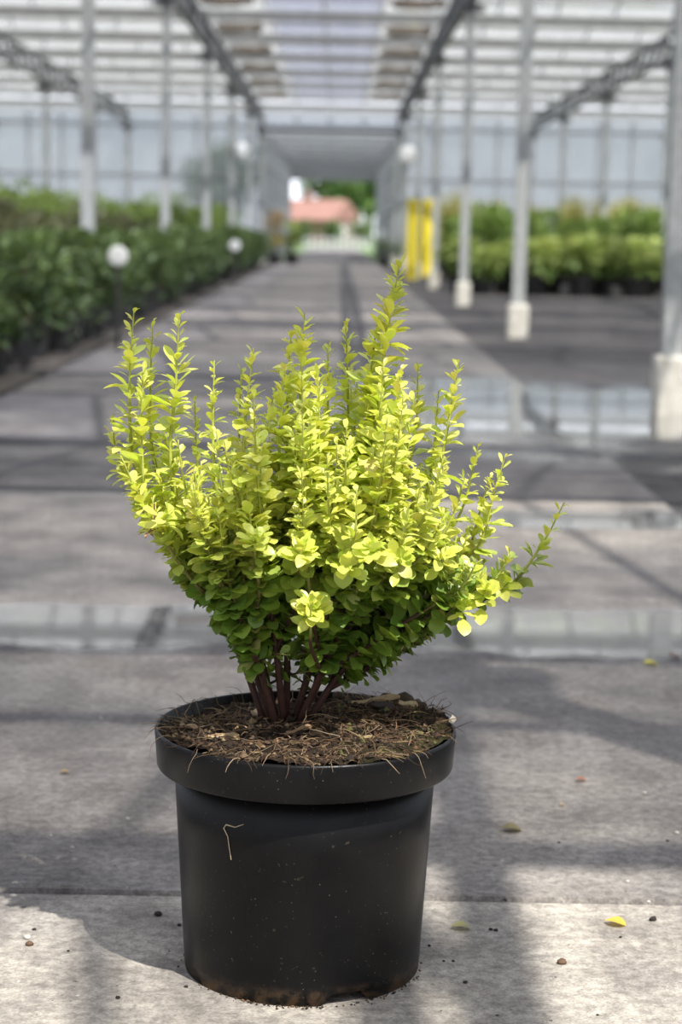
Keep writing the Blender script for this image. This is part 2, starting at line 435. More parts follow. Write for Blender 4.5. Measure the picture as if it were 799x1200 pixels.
# ------------------------------------------------------------------ posts and girders
def make_post():
    r = empty('steel_post')
    m = MB(); m.box((-.045, -.045, .2), (.045, .045, 3.05)); m.build('shaft', M['steel'], r)
    m = MB(); m.box((-.075, -.075, -.05), (.075, .075, .235), 0.012); m.build('concrete_footing', M['footing'], r)
    m = MB(); m.box((-.14, -.10, 3.05), (.14, .10, 3.12)); m.box((-.06, -.2, 3.12), (.06, .2, 3.172)); m.build('head_bracket', M['girder'], r)
    return r
post0 = make_post(); first = True
for gx in GX:
    if gx < -9 or gx > 8.5: continue
    for y in POST_Y:
        if y > 7 and abs(gx) > 0.19 * y + 1.0: continue
        if y <= 7 and abs(gx) > 2: continue
        o = post0 if first else copy_tree(post0); first = False
        o.location = (gx, y, 0) if not (abs(gx - 1.33) < .1 and abs(y - 8) < .1) else (1.45, 8.4, 0)
        if abs(gx - 1.33) < .1:
            lab, grp = 'galvanised steel post on pale concrete footing, between path and dark wet strip', 'posts between path and dark strip'
            if y > 46: lab = 'steel post at the opening in the end wall, beside low dark shrubs'
            if abs(y - 8) < 1: lab = 'stout galvanised post on a pale footing standing in the pool of water'
            if abs(y - 14.4) < 1: lab = 'galvanised post on a white footing, between the pool and the light green plants'
            if abs(y - 20.8) < 1: lab = 'galvanised post on a pale footing opposite the end of the light green front rows'
            if abs(y - 27.2) < 1: lab = 'galvanised post standing next to the yellow guard boards'
        elif abs(gx + 1.85) < .1:
            lab, grp = 'galvanised steel post rising from the edge of the dark green shrub bed', 'posts along the dark shrub bed'
            if y > 46: lab = 'steel post at the opening in the end wall, beside the orange shrub'
            if abs(y - 14.4) < 1: lab = 'galvanised post in the dark shrub bed, next to a round white bed marker'
            if abs(y - 33.6) < 1: lab = 'galvanised post in the dark shrub bed carrying the oval white lamp'
        elif gx > 0:
            lab, grp = 'grey steel post standing among the light green and grassy plants', 'posts inside the light green bed'
        else:
            lab, grp = 'grey steel post standing deep inside the dark green shrub bed', 'posts inside the dark shrub bed'
        tag(o, lab, 'post', grp)

CH = MB(); CH.box((-.03, Y0, 3.18), (.03, END_Y, 3.24)); bot_me = CH.mesh('bottom_chord', M['girder'])
CH = MB(); CH.box((-.03, Y0, 3.49), (.03, END_Y, 3.55)); top_me = CH.mesh('top_chord', M['girder'])
D = MB(); D.bar((0, 0, 3.22), (0, 0.4, 3.51), 0.03); up_me = D.mesh('brace', M['girder'])
D = MB(); D.bar((0, 0.4, 3.51), (0, 0.8, 3.22), 0.03); dn_me = D.mesh('brace', M['girder'])
for gx in GX:
    if gx < -9 or gx > 8.5: continue
    r = empty('lattice_girder', (gx, 0, 0))
    if abs(gx - 1.33) < .1: lab = 'long dark lattice girder over the posts between path and dark strip'
    elif abs(gx + 1.85) < .1: lab = 'long dark lattice girder above the edge of the dark shrub bed'
    elif gx > 0: lab = 'dark lattice girder running high above the light green plant bed'
    else: lab = 'dark lattice girder running high above the inside of the dark shrub bed'
    tag(r, lab, 'girder', 'lattice girders under the roof')
    link('bottom_chord', bot_me, r); link('top_chord', top_me, r)
    y = Y0
    aisle = -2 < gx < 1.5
    rest = MB()
    while y < END_Y - 0.5:
        if y > 12: link('brace', up_me, r, (0, y, 0)); link('brace', dn_me, r, (0, y, 0))
        else: rest.bar((0, y, 3.22), (0, y + .4, 3.51), .03); rest.bar((0, y + .4, 3.51), (0, y + .8, 3.22), .03)
        y += 0.8
    tag(rest.build('brace_run', M['girder'], r), kind='stuff')

# --- brown shade screens gathered in bundles on both sides of the clear roof strip
M['screen'] = simple('brown_shade_fabric', (0.20, 0.165, 0.13), (0.36, 0.31, 0.26), 14, 0.9)
def bundle(seed, w_):
    rg = random.Random(seed); m = MB(); n_ = 9
    m.tube([(-w_ / 2 + w_ * k / n_, rg.uniform(-.01, .01), rg.uniform(-.012, .012)) for k in range(n_ + 1)], [.03] + [rg.uniform(.055, .08) for _ in range(n_ - 1)] + [.03], 8)
    h = MB()
    for u in (-.3, .3): h.box((u * w_ - .008, -.008, .05), (u * w_ + .008, .008, .11))
    return m.mesh('fabric_roll', M['screen'], True), h.mesh('hanger', M['girder'])
rolls = [bundle(k, .66) for k in range(3)]
for k in range(16):
    for side, xc in (('the girder above the dark shrub bed', -1.42), ('the girder above the posts by the dark strip', .90)):
        r = empty('shade_screen', (xc, 17.6 + 1.6 * k, 3.48 if k % 2 == 0 else 4.02))
        tag(r, 'brown bundled shade screen beside ' + side, 'shade screen', 'gathered shade screens beside ' + side)
        me, hm = rolls[k % 3]; link('fabric_roll', me, r); link('hanger', hm, r)

# ------------------------------------------------------------------ yellow guards, lamps, marker signs
def yellow_guard(px, py, label, ztop, wdt):
    p = px_ground(px, py)
    r = empty('guard_board', (p.x, p.y, 0)); tag(r, label, 'guard board')
    m = MB(); m.box((-wdt/2, -.03, .0), (wdt/2, .03, ztop), .012); m.build('board', M['yellow'], r)
    m = MB(); m.box((-wdt/2, .03, 0), (-wdt/2 + .03, .12, ztop - .01)); m.build('side_flange', M['yellow'], r)
    m = MB(); m.box((wdt/2 - .03, .03, 0), (wdt/2, .12, ztop - .01)); m.build('side_flange', M['yellow'], r)
    m = MB(); m.box((-wdt/2 - .03, -.06, 0), (wdt/2 + .03, .15, .018)); m.build('base_plate', M['girder'], r)
    return r
yellow_guard(482, 328, 'bright yellow upright guard board on the path edge, the fully lit one', 1.30, .19)
g2 = yellow_guard(500, 325, 'bright yellow upright guard board beside the post, turned at an angle', 1.33, .17)
g2.rotation_euler.z = R(28)

def disc(m, c, r, th, n=28):                              # facing -Y, slightly domed
    prof = [(0.0, -th), (r * .5, -th * .95), (r * .85, -th * .7), (r, -th * .25), (r, th * .4), (0.0, th * .4)]
    rings = []
    for rr, yy in prof:
        rings.append([m.vert((c[0] + max(rr, 1e-4) * math.cos(2*math.pi*k/n), c[1] + yy, c[2] + max(rr, 1e-4) * math.sin(2*math.pi*k/n))) for k in range(n)])
    for a_, b_ in zip(rings, rings[1:]):
        for k in range(n): m.face(a_[k], a_[(k+1) % n], b_[(k+1) % n], b_[k])
def marker(px, py, X, label, rad):
    Y = 13.0
    for _ in range(30):                                   # slide along the path edge line x = X
        q = px_at(px, py, Y); Y *= X / q.x
    q = px_at(px, py, Y)
    r = empty('bed_marker', (X, Y, 0)); tag(r, label, 'marker sign', 'round bed markers')
    m = MB(); disc(m, (0, 0, q.z), rad, .008); m.build('disc', M['white'], r, smooth=True)
    m = MB(); m.box((-.012, .008, -.01), (.012, .03, q.z + .03)); m.build('stake', M['stake'], r)
marker(138, 300, -1.34, 'round white bed marker on a stake in front of the leafiest dark shrubs', .062)
marker(275, 288, -1.33, 'round white bed marker on a stake beside a post of the shrub bed', .07)
marker(449, 276, 1.10, 'round white bed marker on a stake above the low dark shrubs', .13)
def lamp(px, py, gx, gy, label, rad, wide=1.0):
    q = px_at(px, py, gy - 0.12)
    r = empty('round_lamp', (q.x, gy - .12, q.z)); tag(r, label, 'lamp', 'round lamps on the posts')
    m = MB(); disc(m, (0, 0, 0), rad, .06); o = m.build('diffuser', M['white'], r, smooth=True); o.scale.x = wide
    m = MB(); m.box((min(0, gx - q.x) - .02, .02, -.03), (max(0, gx - q.x) + .02, .085, .03)); m.build('bracket', M['girder'], r)
lamp(478, 182, 1.33, 40.0, 'round white lamp on a bracket, high on a post by the path', .19)
lamp(283, 177, -1.85, 33.6, 'oval white lamp on a bracket, high on a post of the shrub bed', .15, .7)

# ------------------------------------------------------------------ background plants
def leaf_quad(m, base, d, nrm, ln, wd, fold=0.25):
    d = d.normalized(); s = d.cross(nrm)
    if s.length < 1e-4: s = d.cross(Vector((1, 0, 0)))
    s.normalize(); n = s.cross(d)
    a = m.vert(base); t = m.vert(base + d * ln - n * ln * .12)
    mid = base + d * ln * .55
    l = m.vert(mid + s * wd * .5 + n * wd * fold); r = m.vert(mid - s * wd * .5 + n * wd * fold); c = m.vert(mid)
    m.face(a, c, l); m.face(l, c, t); m.face(a, r, c); m.face(r, t, c)

def jit(rg, c, v=0.18):
    k = 1 + rg.uniform(-v, v); return (c[0] * k * (1 + rg.uniform(-.08, .08)), c[1] * k, c[2] * k * (1 + rg.uniform(-.15, .15)))

def small_pot(r, rad, h):
    m = MB(); m.lathe([(rad * .80, 0), (rad * .93, h * .84), (rad, h * .85), (rad, h), (rad * .93, h), (rad * .9, h * .8)], 20)
    m.build('pot', M['blackpot'], r, smooth=False)
    m = MB(); rings = m.lathe([(rad * .92, h * .9), (.001, h * .94)], 20); m.build('soil', M['soil_bed'], r)

def bush(name, seed, pr, ph, rx, z0, z1, n, ln, wd, c0, c1, up=0.5, tips=None):
    rg = random.Random(seed); r = empty(name)
    small_pot(r, pr, ph)
    m = MB(); f = MB()
    hz = (z1 - z0) / 2; zc = (z0 + z1) / 2
    lumps = [(Vector((rg.uniform(-1, 1) * rx * .6, rg.uniform(-1, 1) * rx * .6, zc + rg.uniform(-.75, .75) * hz)), rx * rg.uniform(.35, .6)) for _ in range(9)]
    for c, lr in lumps:
        m.tube([(0, 0, ph * .8), (c.x * .4, c.y * .4, (ph + c.z) / 2), c], [.012, .009, .004], 5)
    for i in range(n):
        c, lr = rg.choice(lumps)
        d = Vector((rg.gauss(0, 1), rg.gauss(0, 1), rg.gauss(0.15, 1))).normalized()
        p = c + d * lr * rg.uniform(.45, 1.05)
        if p.z > z1: p.z = z1 - rg.uniform(0, .08)
        if p.z < z0 * .8: continue
        k = min(1, max(0, (p.z - z0) / (z1 - z0)))
        col = tuple(a * (1 - k) + b_ * k for a, b_ in zip(c0, c1))
        if tips and rg.random() < tips[1]: col = tips[0]
        f.col = jit(rg, col)
        dd = d + Vector((rg.gauss(0, .4), rg.gauss(0, .4), up))
        s = rg.uniform(.7, 1.25)
        leaf_quad(f, p, dd, Vector((rg.gauss(0, .5), rg.gauss(0, .5), 1)), ln * s, wd * s)
    m.build('stems', M['bark'], r)
    f.build('foliage', M['foliage'], r, colors=True)
    return r

def grass_clump(name, seed, pr, ph, h, n, c0, c1):
    rg = random.Random(seed); r = empty(name); small_pot(r, pr, ph); f = MB()
    for i in range(n):
        a = rg.uniform(0, 6.283); lean = rg.uniform(.02, .2); hh = h * rg.uniform(.6, 1.0)
        b0 = Vector((math.cos(a) * pr * rg.random() * .7, math.sin(a) * pr * rg.random() * .7, ph * .9))
        out_ = Vector((math.cos(a), math.sin(a), 0)); side = Vector((-math.sin(a), math.cos(a), 0)) * .009
        prev = None
        for k in range(5):
            t = k / 4; p = b0 + out_ * lean * hh * t * t + Vector((0, 0, (hh - ph) * t))
            f.col = jit(rg, tuple(x * (1 - t) + y_ * t for x, y_ in zip(c0, c1)), .06)
            s = side * (1 - t * .7)
            q = (f.vert(p - s), f.vert(p + s))
            if prev: f.face(prev[0], prev[1], q[1], q[0])
            prev = q
    f.build('blades', M['foliage'], r, colors=True)
    return r

PLACED = []
def spread(protos, spots, label, cat, group):
    used = set(); rg = random.Random(len(spots) + 5)
    spots = [q for q in spots if not any(math.hypot(q[0] - gx, q[1] - py_) < .34 for gx in GX for py_ in POST_Y)] if cat != 'potted shrub' or spots[0][0] > 0 else spots
    gap = {'dark': .60, 'tall': .78, 'mid': .62, 'bronze': .66, 'light': .50}.get(protos[0].name.split('_')[-1].split('.')[0], .55)
    keep = []
    for q in spots:
        if all(math.hypot(q[0] - u[0], q[1] - u[1]) > min(gap, u[2]) + .0 for u in PLACED):
            keep.append(q); PLACED.append((q[0], q[1], gap))
    spots = keep
    for i, (x, y, s) in enumerate(spots):
        k = rg.randrange(len(protos)) if i >= len(protos) else i
        o = protos[k] if k not in used else copy_tree(protos[k]); used.add(k)
        o.location = (x, y, 0.008 if x < 0 else -0.012); o.rotation_euler.z = rg.uniform(0, 6.28); o.scale = (s, s, s * rg.uniform(.92, 1.08))
        tag(o, label, cat, group)

DG0, DG1 = (0.05, 0.08, 0.03), (0.13, 0.19, 0.065)
rg = random.Random(21)
# dark shrubs along the path
pro = [bush('potted_shrub_dark', 30 + k, .15, .22, .30, .18, .66, 620, .075, .04, DG0, DG1) for k in range(4)]
spots = []
y = 7.6
while y < 40:
    spots.append((-1.73 + rg.uniform(-.03, .03), y, rg.uniform(.9, 1.08))) if abs(y - 27.0) > .9 else None; y += rg.uniform(.6, .7)
spread(pro, spots, 'bushy dark green shrub in a black pot, front row of the bed along the path', 'potted shrub', 'dark green shrubs along the path')
pro = [bush('potted_shrub_bronze', 50 + k, .15, .22, .32, .2, .78, 520, .06, .03, (0.06, 0.07, 0.035), (0.15, 0.155, 0.08)) for k in range(3)]
spots = []
for xr in (-2.45, -3.2):
    y = 12.0
    while y < 29:
        if abs(xr) < .19 * y + 1.2: spots.append((xr + rg.uniform(-.1, .1), y, rg.uniform(.9, 1.15)))
        y += rg.uniform(.75, 1.0)
spread(pro, spots, 'bronze tinged twiggy shrub in a black pot, behind the front row of dark shrubs', 'potted shrub', 'bronze tinged shrubs in the bed')
pro = [bush('potted_shrub_tall', 70 + k, .17, .25, .36, .25, 1.12, 700, .08, .04, (0.07, 0.12, 0.035), (0.24, 0.32, 0.09), .7) for k in range(3)]
spots = []
for xr in (-2.75, -3.55, -4.35, -5.2, -6.1, -7.0):
    y = 20.0
    while y < 45:
        if (xr < -4 or y > 30) and abs(xr) < .19 * y + .4: spots.append((xr + rg.uniform(-.15, .15), y, rg.uniform(.92, 1.15)))
        y += rg.uniform(.95, 1.2)
spread(pro, spots, 'tall leafy mid green shrub in a black pot, towering over the bronze shrubs', 'potted shrub', 'tall green shrubs at the back of the bed')
# light green bed on the other side
pro = [bush('potted_shrub_light', 90 + k, .17, .24, .30, .30, .68, 380, .12, .075, (0.20, 0.30, 0.08), (0.55, 0.62, 0.22), .15) for k in range(4)]
spots = []
for yr in (24.9, 25.65):
    x = 1.85 if yr < 25 else 1.6
    while x < 8.6:
        spots.append((x + rg.uniform(-.06, .06), yr + rg.uniform(-.08, .08), rg.uniform(.85, 1.1))); x += rg.uniform(.6, .68)
spread(pro, spots, 'broad leaved light green plant in a black pot, front rows facing the dark ground', 'potted plant', 'light green plants in the front rows')
pro = [bush('potted_shrub_mid', 110 + k, .17, .25, .34, .25, 1.02, 650, .085, .045, (0.07, 0.13, 0.03), (0.24, 0.34, 0.09), .6) for k in range(3)]
spots = []
for yr in (26.65, 27.8, 28.9, 30.2, 31.6, 33.0):
    x = 1.95
    while x < .19 * yr + 1.0:
        spots.append((x + rg.uniform(-.1, .1), yr + rg.uniform(-.15, .15), rg.uniform(.85, 1.12))); x += rg.uniform(.74, .84)
spread(pro, spots, 'mid green shrub in a black pot, behind the broad leaved light green plants', 'potted shrub', 'mid green shrubs behind the light plants')
pro = [grass_clump('potted_grass', 130 + k, .16, .24, 1.45, 260, (0.18, 0.25, 0.06), (0.60, 0.55, 0.20)) for k in range(3)]
spots = []
for yr in (34.4, 36.0, 37.8, 39.8, 42.0, 44.0):
    x = 1.9
    while x < .19 * yr + .8:
        spots.append((x + rg.uniform(-.1, .1), yr + rg.uniform(-.2, .2), rg.uniform(.85, 1.12))); x += rg.uniform(.72, .86)
spread(pro, spots, 'tall straw yellow ornamental grass in a black pot, near the end wall', 'potted grass', 'tall grasses near the end wall')
# odd ones near the opening
o = bush('potted_shrub_orange', 150, .17, .25, .24, .3, 1.2, 500, .06, .04, (0.30, 0.28, 0.06), (0.62, 0.36, 0.09), .4)
q = px_at(325, 265, 43.5); o.location = (q.x - .05, 43.5, 0.0)
tag(o, 'orange flowering shrub in a black pot at the far end of the path', 'potted shrub')
o = bush('potted_shrub_lime', 151, .17, .25, .26, .25, .95, 500, .06, .04, (0.20, 0.28, 0.06), (0.40, 0.45, 0.12), .4)
q = px_at(347, 275, 44.6); o.location = (q.x - .1, 44.8, 0.0)
tag(o, 'lime green shrub in a black pot next to the orange flowering shrub', 'potted shrub')
pro = [bush('potted_shrub_low', 160 + k, .15, .2, .30, .15, .66, 420, .06, .035, DG0, DG1) for k in range(2)]
spread(pro, [(1.02, 44.9, 1.0), (1.45, 43.6, 1.0), (1.5, 44.6, .95), (1.55, 42.6, 1.0), (1.6, 39.2, 1.0), (1.65, 37.4, 1.0), (1.6, 41.2, .95)],
       'low dark green shrub in a black pot beside the posts near the opening', 'potted shrub', 'low dark shrubs near the opening')

# ------------------------------------------------------------------ outside: trees, house, gate
def tree(name, seed, x, y, h, cr, c0, c1, label, n=2600, trunk=.3):
    rg = random.Random(seed); r = empty(name, (x, y, -.06)); tag(r, label, 'tree' if h > 3 else 'bush', 'trees outside' if h > 3 else 'hedge bushes outside')
    m = MB(); m.tube([(0, 0, 0), (.1, 0, h * .3), (0, .1, h * .7)], [trunk, trunk * .7, trunk * .2], 8)
    f = MB(); lumps = []
    for _ in range(16):
        a = rg.uniform(0, 6.28); rr = cr * rg.uniform(.1, .75)
        lumps.append((Vector((math.cos(a) * rr, math.sin(a) * rr, h * rg.uniform(.28, .88))), cr * rg.uniform(.3, .5)))
        m.tube([(0, 0, h * .3), lumps[-1][0]], [trunk * .3, .03], 5)
    m.build('trunk', M['bark'], r)
    for i in range(n):
        c, lr = rg.choice(lumps); d = Vector((rg.gauss(0, 1), rg.gauss(0, 1), rg.gauss(0, 1))).normalized()
        p = c + d * lr * rg.uniform(.5, 1.0)
        f.col = jit(rg, c0 if rg.random() < .5 else c1)
        leaf_quad(f, p, d + Vector((0, 0, -.2)), Vector((rg.gauss(0, .5), rg.gauss(0, .5), 1)), rg.uniform(.4, .7) * min(1, h / 5), rg.uniform(.3, .45) * min(1, h / 5))
    f.build('crown', M['foliage'], r, colors=True)
TG0, TG1 = (0.06, 0.12, 0.03), (0.13, 0.22, 0.05)
tree('broadleaf_tree', 1, -1.4, 190, 9.5, 3.6, TG0, TG1, 'dense green tree outside, seen through the corridor opening behind the roof')
tree('broadleaf_tree', 2, 2.8, 182, 8.5, 3.4, TG0, TG1, 'dense green tree outside, closing the view beside the corridor wall')
tree('broadleaf_tree', 3, -10, 170, 8.0, 3.5, TG0, TG1, 'green tree outside standing past the terracotta roofed house')
hs = empty('house', (-1.9, 150, -.06)); hs.rotation_euler.z = R(-20)
tag(hs, 'low house with terracotta roof seen through the far opening', 'house')
m = MB(); m.box((-3.2, -2, 0), (2.0, 4, 1.75)); m.build('wall', M['brick'], hs)
m = MB(); o_ = [m.vert(p) for p in ((-3.5, -2.4, 1.7), (2.3, -2.4, 1.7), (2.3, 1, 3.3), (-3.5, 1, 3.3), (2.3, 4.4, 1.7), (-3.5, 4.4, 1.7))]
m.face(0, 1, 2, 3); m.face(3, 2, 4, 5); m.face(1, 4, 2); m.face(0, 3, 5); m.face(0, 5, 4, 1); rf = m.build('roof', M['roof_tile'], hs)
m = MB(); m.box((-1.2, .7, 3.0), (-.7, 1.3, 3.9)); m.build('chimney', M['brick'], rf)
m = MB(); m.box((2.0, -2.0, .0), (3.6, 2.2, 1.5)); m.build('porch', M['render'], hs)
m = MB(); m.box((2.4, -2.06, .5), (3.2, -2.0, 1.2)); wn = m.build('window', M['white'], hs)
m = MB(); m.box((2.48, -2.075, .58), (3.12, -2.06, 1.12)); m.build('pane', M['darkpane'], wn)
for k, (hx, hy) in enumerate(((-4.2, 117), (-2.3, 119), (-.5, 117), (1.4, 119), (3.2, 117))):
    tree('hedge_bush', 40 + k, hx, hy, 1.6, .75, (0.05, 0.10, 0.03), (0.12, 0.19, 0.05), 'rounded green bush in the hedge before the terracotta roofed house', 700, .06)
gt = empty('picket_gate', (-.1, 92, -.06)); tag(gt, 'pale picket gate on the lawn beyond the link corridor', 'gate')
for k in range(11):
    m = MB(); x = -1.5 + k * .3; m.box((x - .04, -.015, .05), (x + .04, .015, .58 + .05 * (k % 2))); m.build('picket', M['alu'], gt)
for z in (.18, .46):
    m = MB(); m.box((-1.6, .015, z), (1.6, .05, z + .05)); m.build('rail', M['alu'], gt)

# ------------------------------------------------------------------ the potted barberry
PC = px_at(358, 852, 1.885); PX, PY = PC.x, 1.885
root = empty('potted_barberry', (PX, PY, 0.0))
tag(root, 'golden yellow barberry shrub in a large black plastic nursery pot on concrete', 'potted shrub')
PH = 0.246

def pot_mat():
    g = G('dusty_black_plastic'); p = g.obj(); sep = g.n('SeparateXYZ'); g.set(sep.inputs[0], p)
    n1 = g.noise(9, 5, 0.6, p)
    c = g.mix(g.ramp(n1, .3, .75), (0.003, 0.003, 0.0036), (0.007, 0.0068, 0.0072))
    dust = g.ramp(g.noise(180, 3, .6, p), .66, .74)
    c = g.mix(g.math('MULTIPLY', dust, .35), c, (0.10, 0.085, 0.06))
    vor = g.n('TexVoronoi'); vor.inputs['Scale'].default_value = 150; g.set(vor.inputs['Vector'], p)
    dots = g.math('MULTIPLY', g.math('SUBTRACT', 1.0, g.ramp(vor.outputs['Distance'], .05, .10)), g.ramp(g.noise(14, 3, .6, p), .42, .6))
    c = g.mix(g.math('MULTIPLY', dots, .55), c, (0.30, 0.25, 0.17))
    low = g.math('MULTIPLY', g.math('SUBTRACT', 1.0, g.ramp(sep.outputs[2], .0, .022)), g.ramp(g.noise(60, 5, .7, p), .42, .62))
    c = g.mix(low, c, (0.13, 0.08, 0.045))
    r = g.math('ADD', .25, g.math('MULTIPLY', n1, .18)); r = g.math('ADD', r, g.math('MULTIPLY', low, .4), True)
    return g.done(g.bsdf(c, r, 0, .22, bump=g.noise(260, 3, .6, p), bstr=.06, bdist=.002))
M['pot'] = pot_mat()
NOTCH = [R(22), R(142), R(-98)]
def notch(i, a, z):
    if i > 1: return z
    k = max(0.0, max(1 - abs((a - n_ + math.pi) % (2*math.pi) - math.pi) / R(12) for n_ in NOTCH))
    return z + min(1, k * 3) * .011
m = MB()
m.lathe([(.112, .001), (.1185, .0), (.1197, .016), (.1232, .08), (.1272, .15), (.1306, .2085), (.1272, .2085), (.124, .15), (.1205, .08), (.1172, .018), (.0005, .0165)], 144, notch)
pot = m.build('pot', M['pot'], root, smooth=True)
m = MB()
m.lathe([(.1300, .2085), (.1468, .2082), (.1478, .2100), (.1502, .2430), (.1494, .2455), (.1476, .2462), (.1460, .2445), (.1440, .2100), (.1310, .2100)], 144)
m.build('rim', M['pot'], pot, smooth=True)

def soil_z(x, y):
    r = math.hypot(x, y)
    z = .2455 - .012 * max(0, y) / .14 * (1 if x < .03 else .3) + .010 * math.exp(-((x) ** 2 + y ** 2) / .004)
    z += .013 * math.exp(-((x - .085) ** 2 + (y - .035) ** 2) / .0020) + .007 * math.exp(-((x - .12) ** 2 + (y - .02) ** 2) / .0005)
    z -= .010 * math.exp(-((x + .10) ** 2 + (y - .05) ** 2) / .002)
    v = Vector((x * 32, y * 32, 3.1)); z += .0055 * noise.noise(v) + .0042 * noise.noise(v * 2.9) + .003 * noise.noise(v * 7)
    return z
def soil_mat():
    g = G('peaty_compost'); p = g.obj()
    n1 = g.noise(45, 6, .7, p); n2 = g.noise(160, 5, .7, p); n3 = g.noise(18, 4, .6, p)
    c = g.mix(g.ramp(n1, .35, .7), (0.012, 0.008, 0.006), (0.05, 0.032, 0.02))
    c = g.mix(g.ramp(n2, .55, .72), c, (0.17, 0.115, 0.065))
    sep = g.n('SeparateXYZ'); g.set(sep.inputs[0], p)
    moss = g.math('MULTIPLY', g.ramp(sep.outputs[0], .03, .09), g.ramp(n3, .42, .6))
    c = g.mix(g.math('MULTIPLY', moss, .6), c, (0.075, 0.075, 0.02))
    return g.done(g.bsdf(c, .92, 0, .2, bump=g.math('ADD', n1, n2), bstr=.9, bdist=.006))
M['soil'] = soil_mat()
m = MB(); rings = []
for i in range(40):
    r_ = .1455 * (i + .02) / 39
    rings.append([m.vert((r_ * math.cos(a), r_ * math.sin(a), soil_z(r_ * math.cos(a), r_ * math.sin(a)))) for a in [2*math.pi*k/120 for k in range(120)]])
for a_, b_ in zip(rings, rings[1:]):
    for k in range(120): m.face(a_[k], b_[k], b_[(k+1) % 120], a_[(k+1) % 120])
soil = m.build('soil', M['soil'], root, smooth=True)
# crumbs and dry fibres: nobody could count them
rg = random.Random(77)
m = MB()
def crumb(m, p, s, rg):
    o = len(m.v)
    ax = [Vector((rg.gauss(0, 1), rg.gauss(0, 1), rg.gauss(0, 1))).normalized() for _ in range(6)]
    for d in ((1,0,0),(-1,0,0),(0,1,0),(0,-1,0),(0,0,1),(0,0,-1)):
        v = Vector(d) * s * rg.uniform(.6, 1.3); m.vert(p + v + Vector((rg.uniform(-.3, .3) * s, rg.uniform(-.3, .3) * s, 0)))
    for q in ((0,2,4),(2,1,4),(1,3,4),(3,0,4),(2,0,5),(1,2,5),(3,1,5),(0,3,5)): m.f.append(tuple(o + k for k in q))
for i in range(2600):
    a = rg.uniform(0, 6.283); r_ = .142 * math.sqrt(rg.random()); x, y = r_ * math.cos(a), r_ * math.sin(a)
    k = rg.random()
    m.col = jit(rg, (0.03, 0.02, 0.012) if k < .55 else ((0.10, 0.062, 0.035) if k < .85 else ((0.22, 0.15, 0.08) if x < .03 else (0.10, 0.095, 0.03))), .3)
    s = rg.uniform(.0008, .0028) if rg.random() < .95 else rg.uniform(.003, .005)
    crumb(m, Vector((x, y, soil_z(x, y) + s * .4)), s, rg)
tag(m.build('soil_crumbs', M['debris'], soil, colors=True), kind='stuff')
m = MB()
def fibre(m, p, a, ln, rg, rad=.00035, sag=.3, col=None):
    m.col = col or jit(rg, rg.choice([(0.15, 0.09, 0.05), (0.09, 0.05, 0.028), (0.27, 0.19, 0.11), (0.05, 0.03, 0.018)]), .2)
    pts = []; q = Vector(p); d = Vector((math.cos(a), math.sin(a), rg.uniform(.0, .5)))
    for k in range(6):
        pts.append(q.copy()); d += Vector((rg.gauss(0, .28), rg.gauss(0, .28), rg.gauss(-sag * .35, .16))); q = q + d.normalized() * ln / 5
        r_ = math.hypot(q.x, q.y)
        zmin = soil_z(q.x, q.y) + .001 if r_ < .143 else (.2475 if r_ < .1515 else -1)
        if q.z < zmin: q.z = zmin
    m.tube(pts, [rad, rad, rad, rad * .9, rad * .7, rad * .4], 3, cap=False)
for i in range(1000):
    a = rg.uniform(0, 6.283); r_ = .138 * math.sqrt(rg.random()); x, y = r_ * math.cos(a), r_ * math.sin(a)
    fibre(m, (x, y, soil_z(x, y) + .001), rg.uniform(0, 6.283), rg.uniform(.01, .04), rg, rg.choice([.0003, .0004, .0006]))
for i in range(90):                                       # hanging over the rim, mostly in front
    a = rg.gauss(-math.pi / 2, .75); r_ = rg.uniform(.132, .144); x, y = r_ * math.cos(a), r_ * math.sin(a)
    fibre(m, (x, y, soil_z(x, y) + .003), a + rg.uniform(-.9, .9), rg.uniform(.006, .026), rg, rg.choice([.0003, .0004]), rg.uniform(.5, 1.3))
for a0, ln in ((-2.35, .04), (-2.25, .03), (-2.9, .035), (-2.75, .04), (-1.05, .03), (-.75, .036), (-2.0, .026), (-1.4, .02)):
    x, y = .14 * math.cos(a0), .14 * math.sin(a0)
    fibre(m, (x, y, .246), a0 + rg.uniform(-.5, .5), ln, rg, .0004, 1.0, (0.30, 0.22, 0.14))
tag(m.build('dry_fibres', M['debris'], soil, colors=True), kind='stuff')
def chip(px, py, ln, wd, rot, col):
    d = ray(px, py); t = (PH - .004 - CAM_H) / d.z; p = Vector((0, 0, CAM_H)) + d * t - Vector((PX, PY, 0))
    p.z = soil_z(p.x, p.y)
    m = MB(); m.col = col
    prof = [(-.5, .3), (-.25, .5), (.1, .42), (.35, .5), (.5, .2)]
    top = [m.vert((u * ln, v * wd, .0035 + .002 * math.sin(u * 7))) for u, v in prof]; bt = [m.vert((u * ln, -v * wd, .0035 + .002 * math.cos(u * 9))) for u, v in prof]
    t2 = [m.vert((u * ln, v * wd, .001)) for u, v in prof]; b2 = [m.vert((u * ln, -v * wd, .001)) for u, v in prof]
    for k in range(4):
        m.face(bt[k], bt[k+1], top[k+1], top[k]); m.face(b2[k], b2[k+1], bt[k+1], bt[k]); m.face(top[k], top[k+1], t2[k+1], t2[k])
    m.face(b2[0], bt[0], top[0], t2[0]); m.face(b2[4], t2[4], top[4], bt[4])
    o = m.build('wood_chip', M['debris'], soil, colors=True, loc=p + Vector((0, 0, .002))); o.rotation_euler = (R(25), R(rg.uniform(-15, 15)), rot)
chip(302, 843, .013, .008, .4, (0.62, 0.46, 0.32)); chip(440, 843, .05, .006, -.05, (0.36, 0.26, 0.15)); chip(478, 843, .02, .007, -.25, (0.48, 0.38, 0.22))
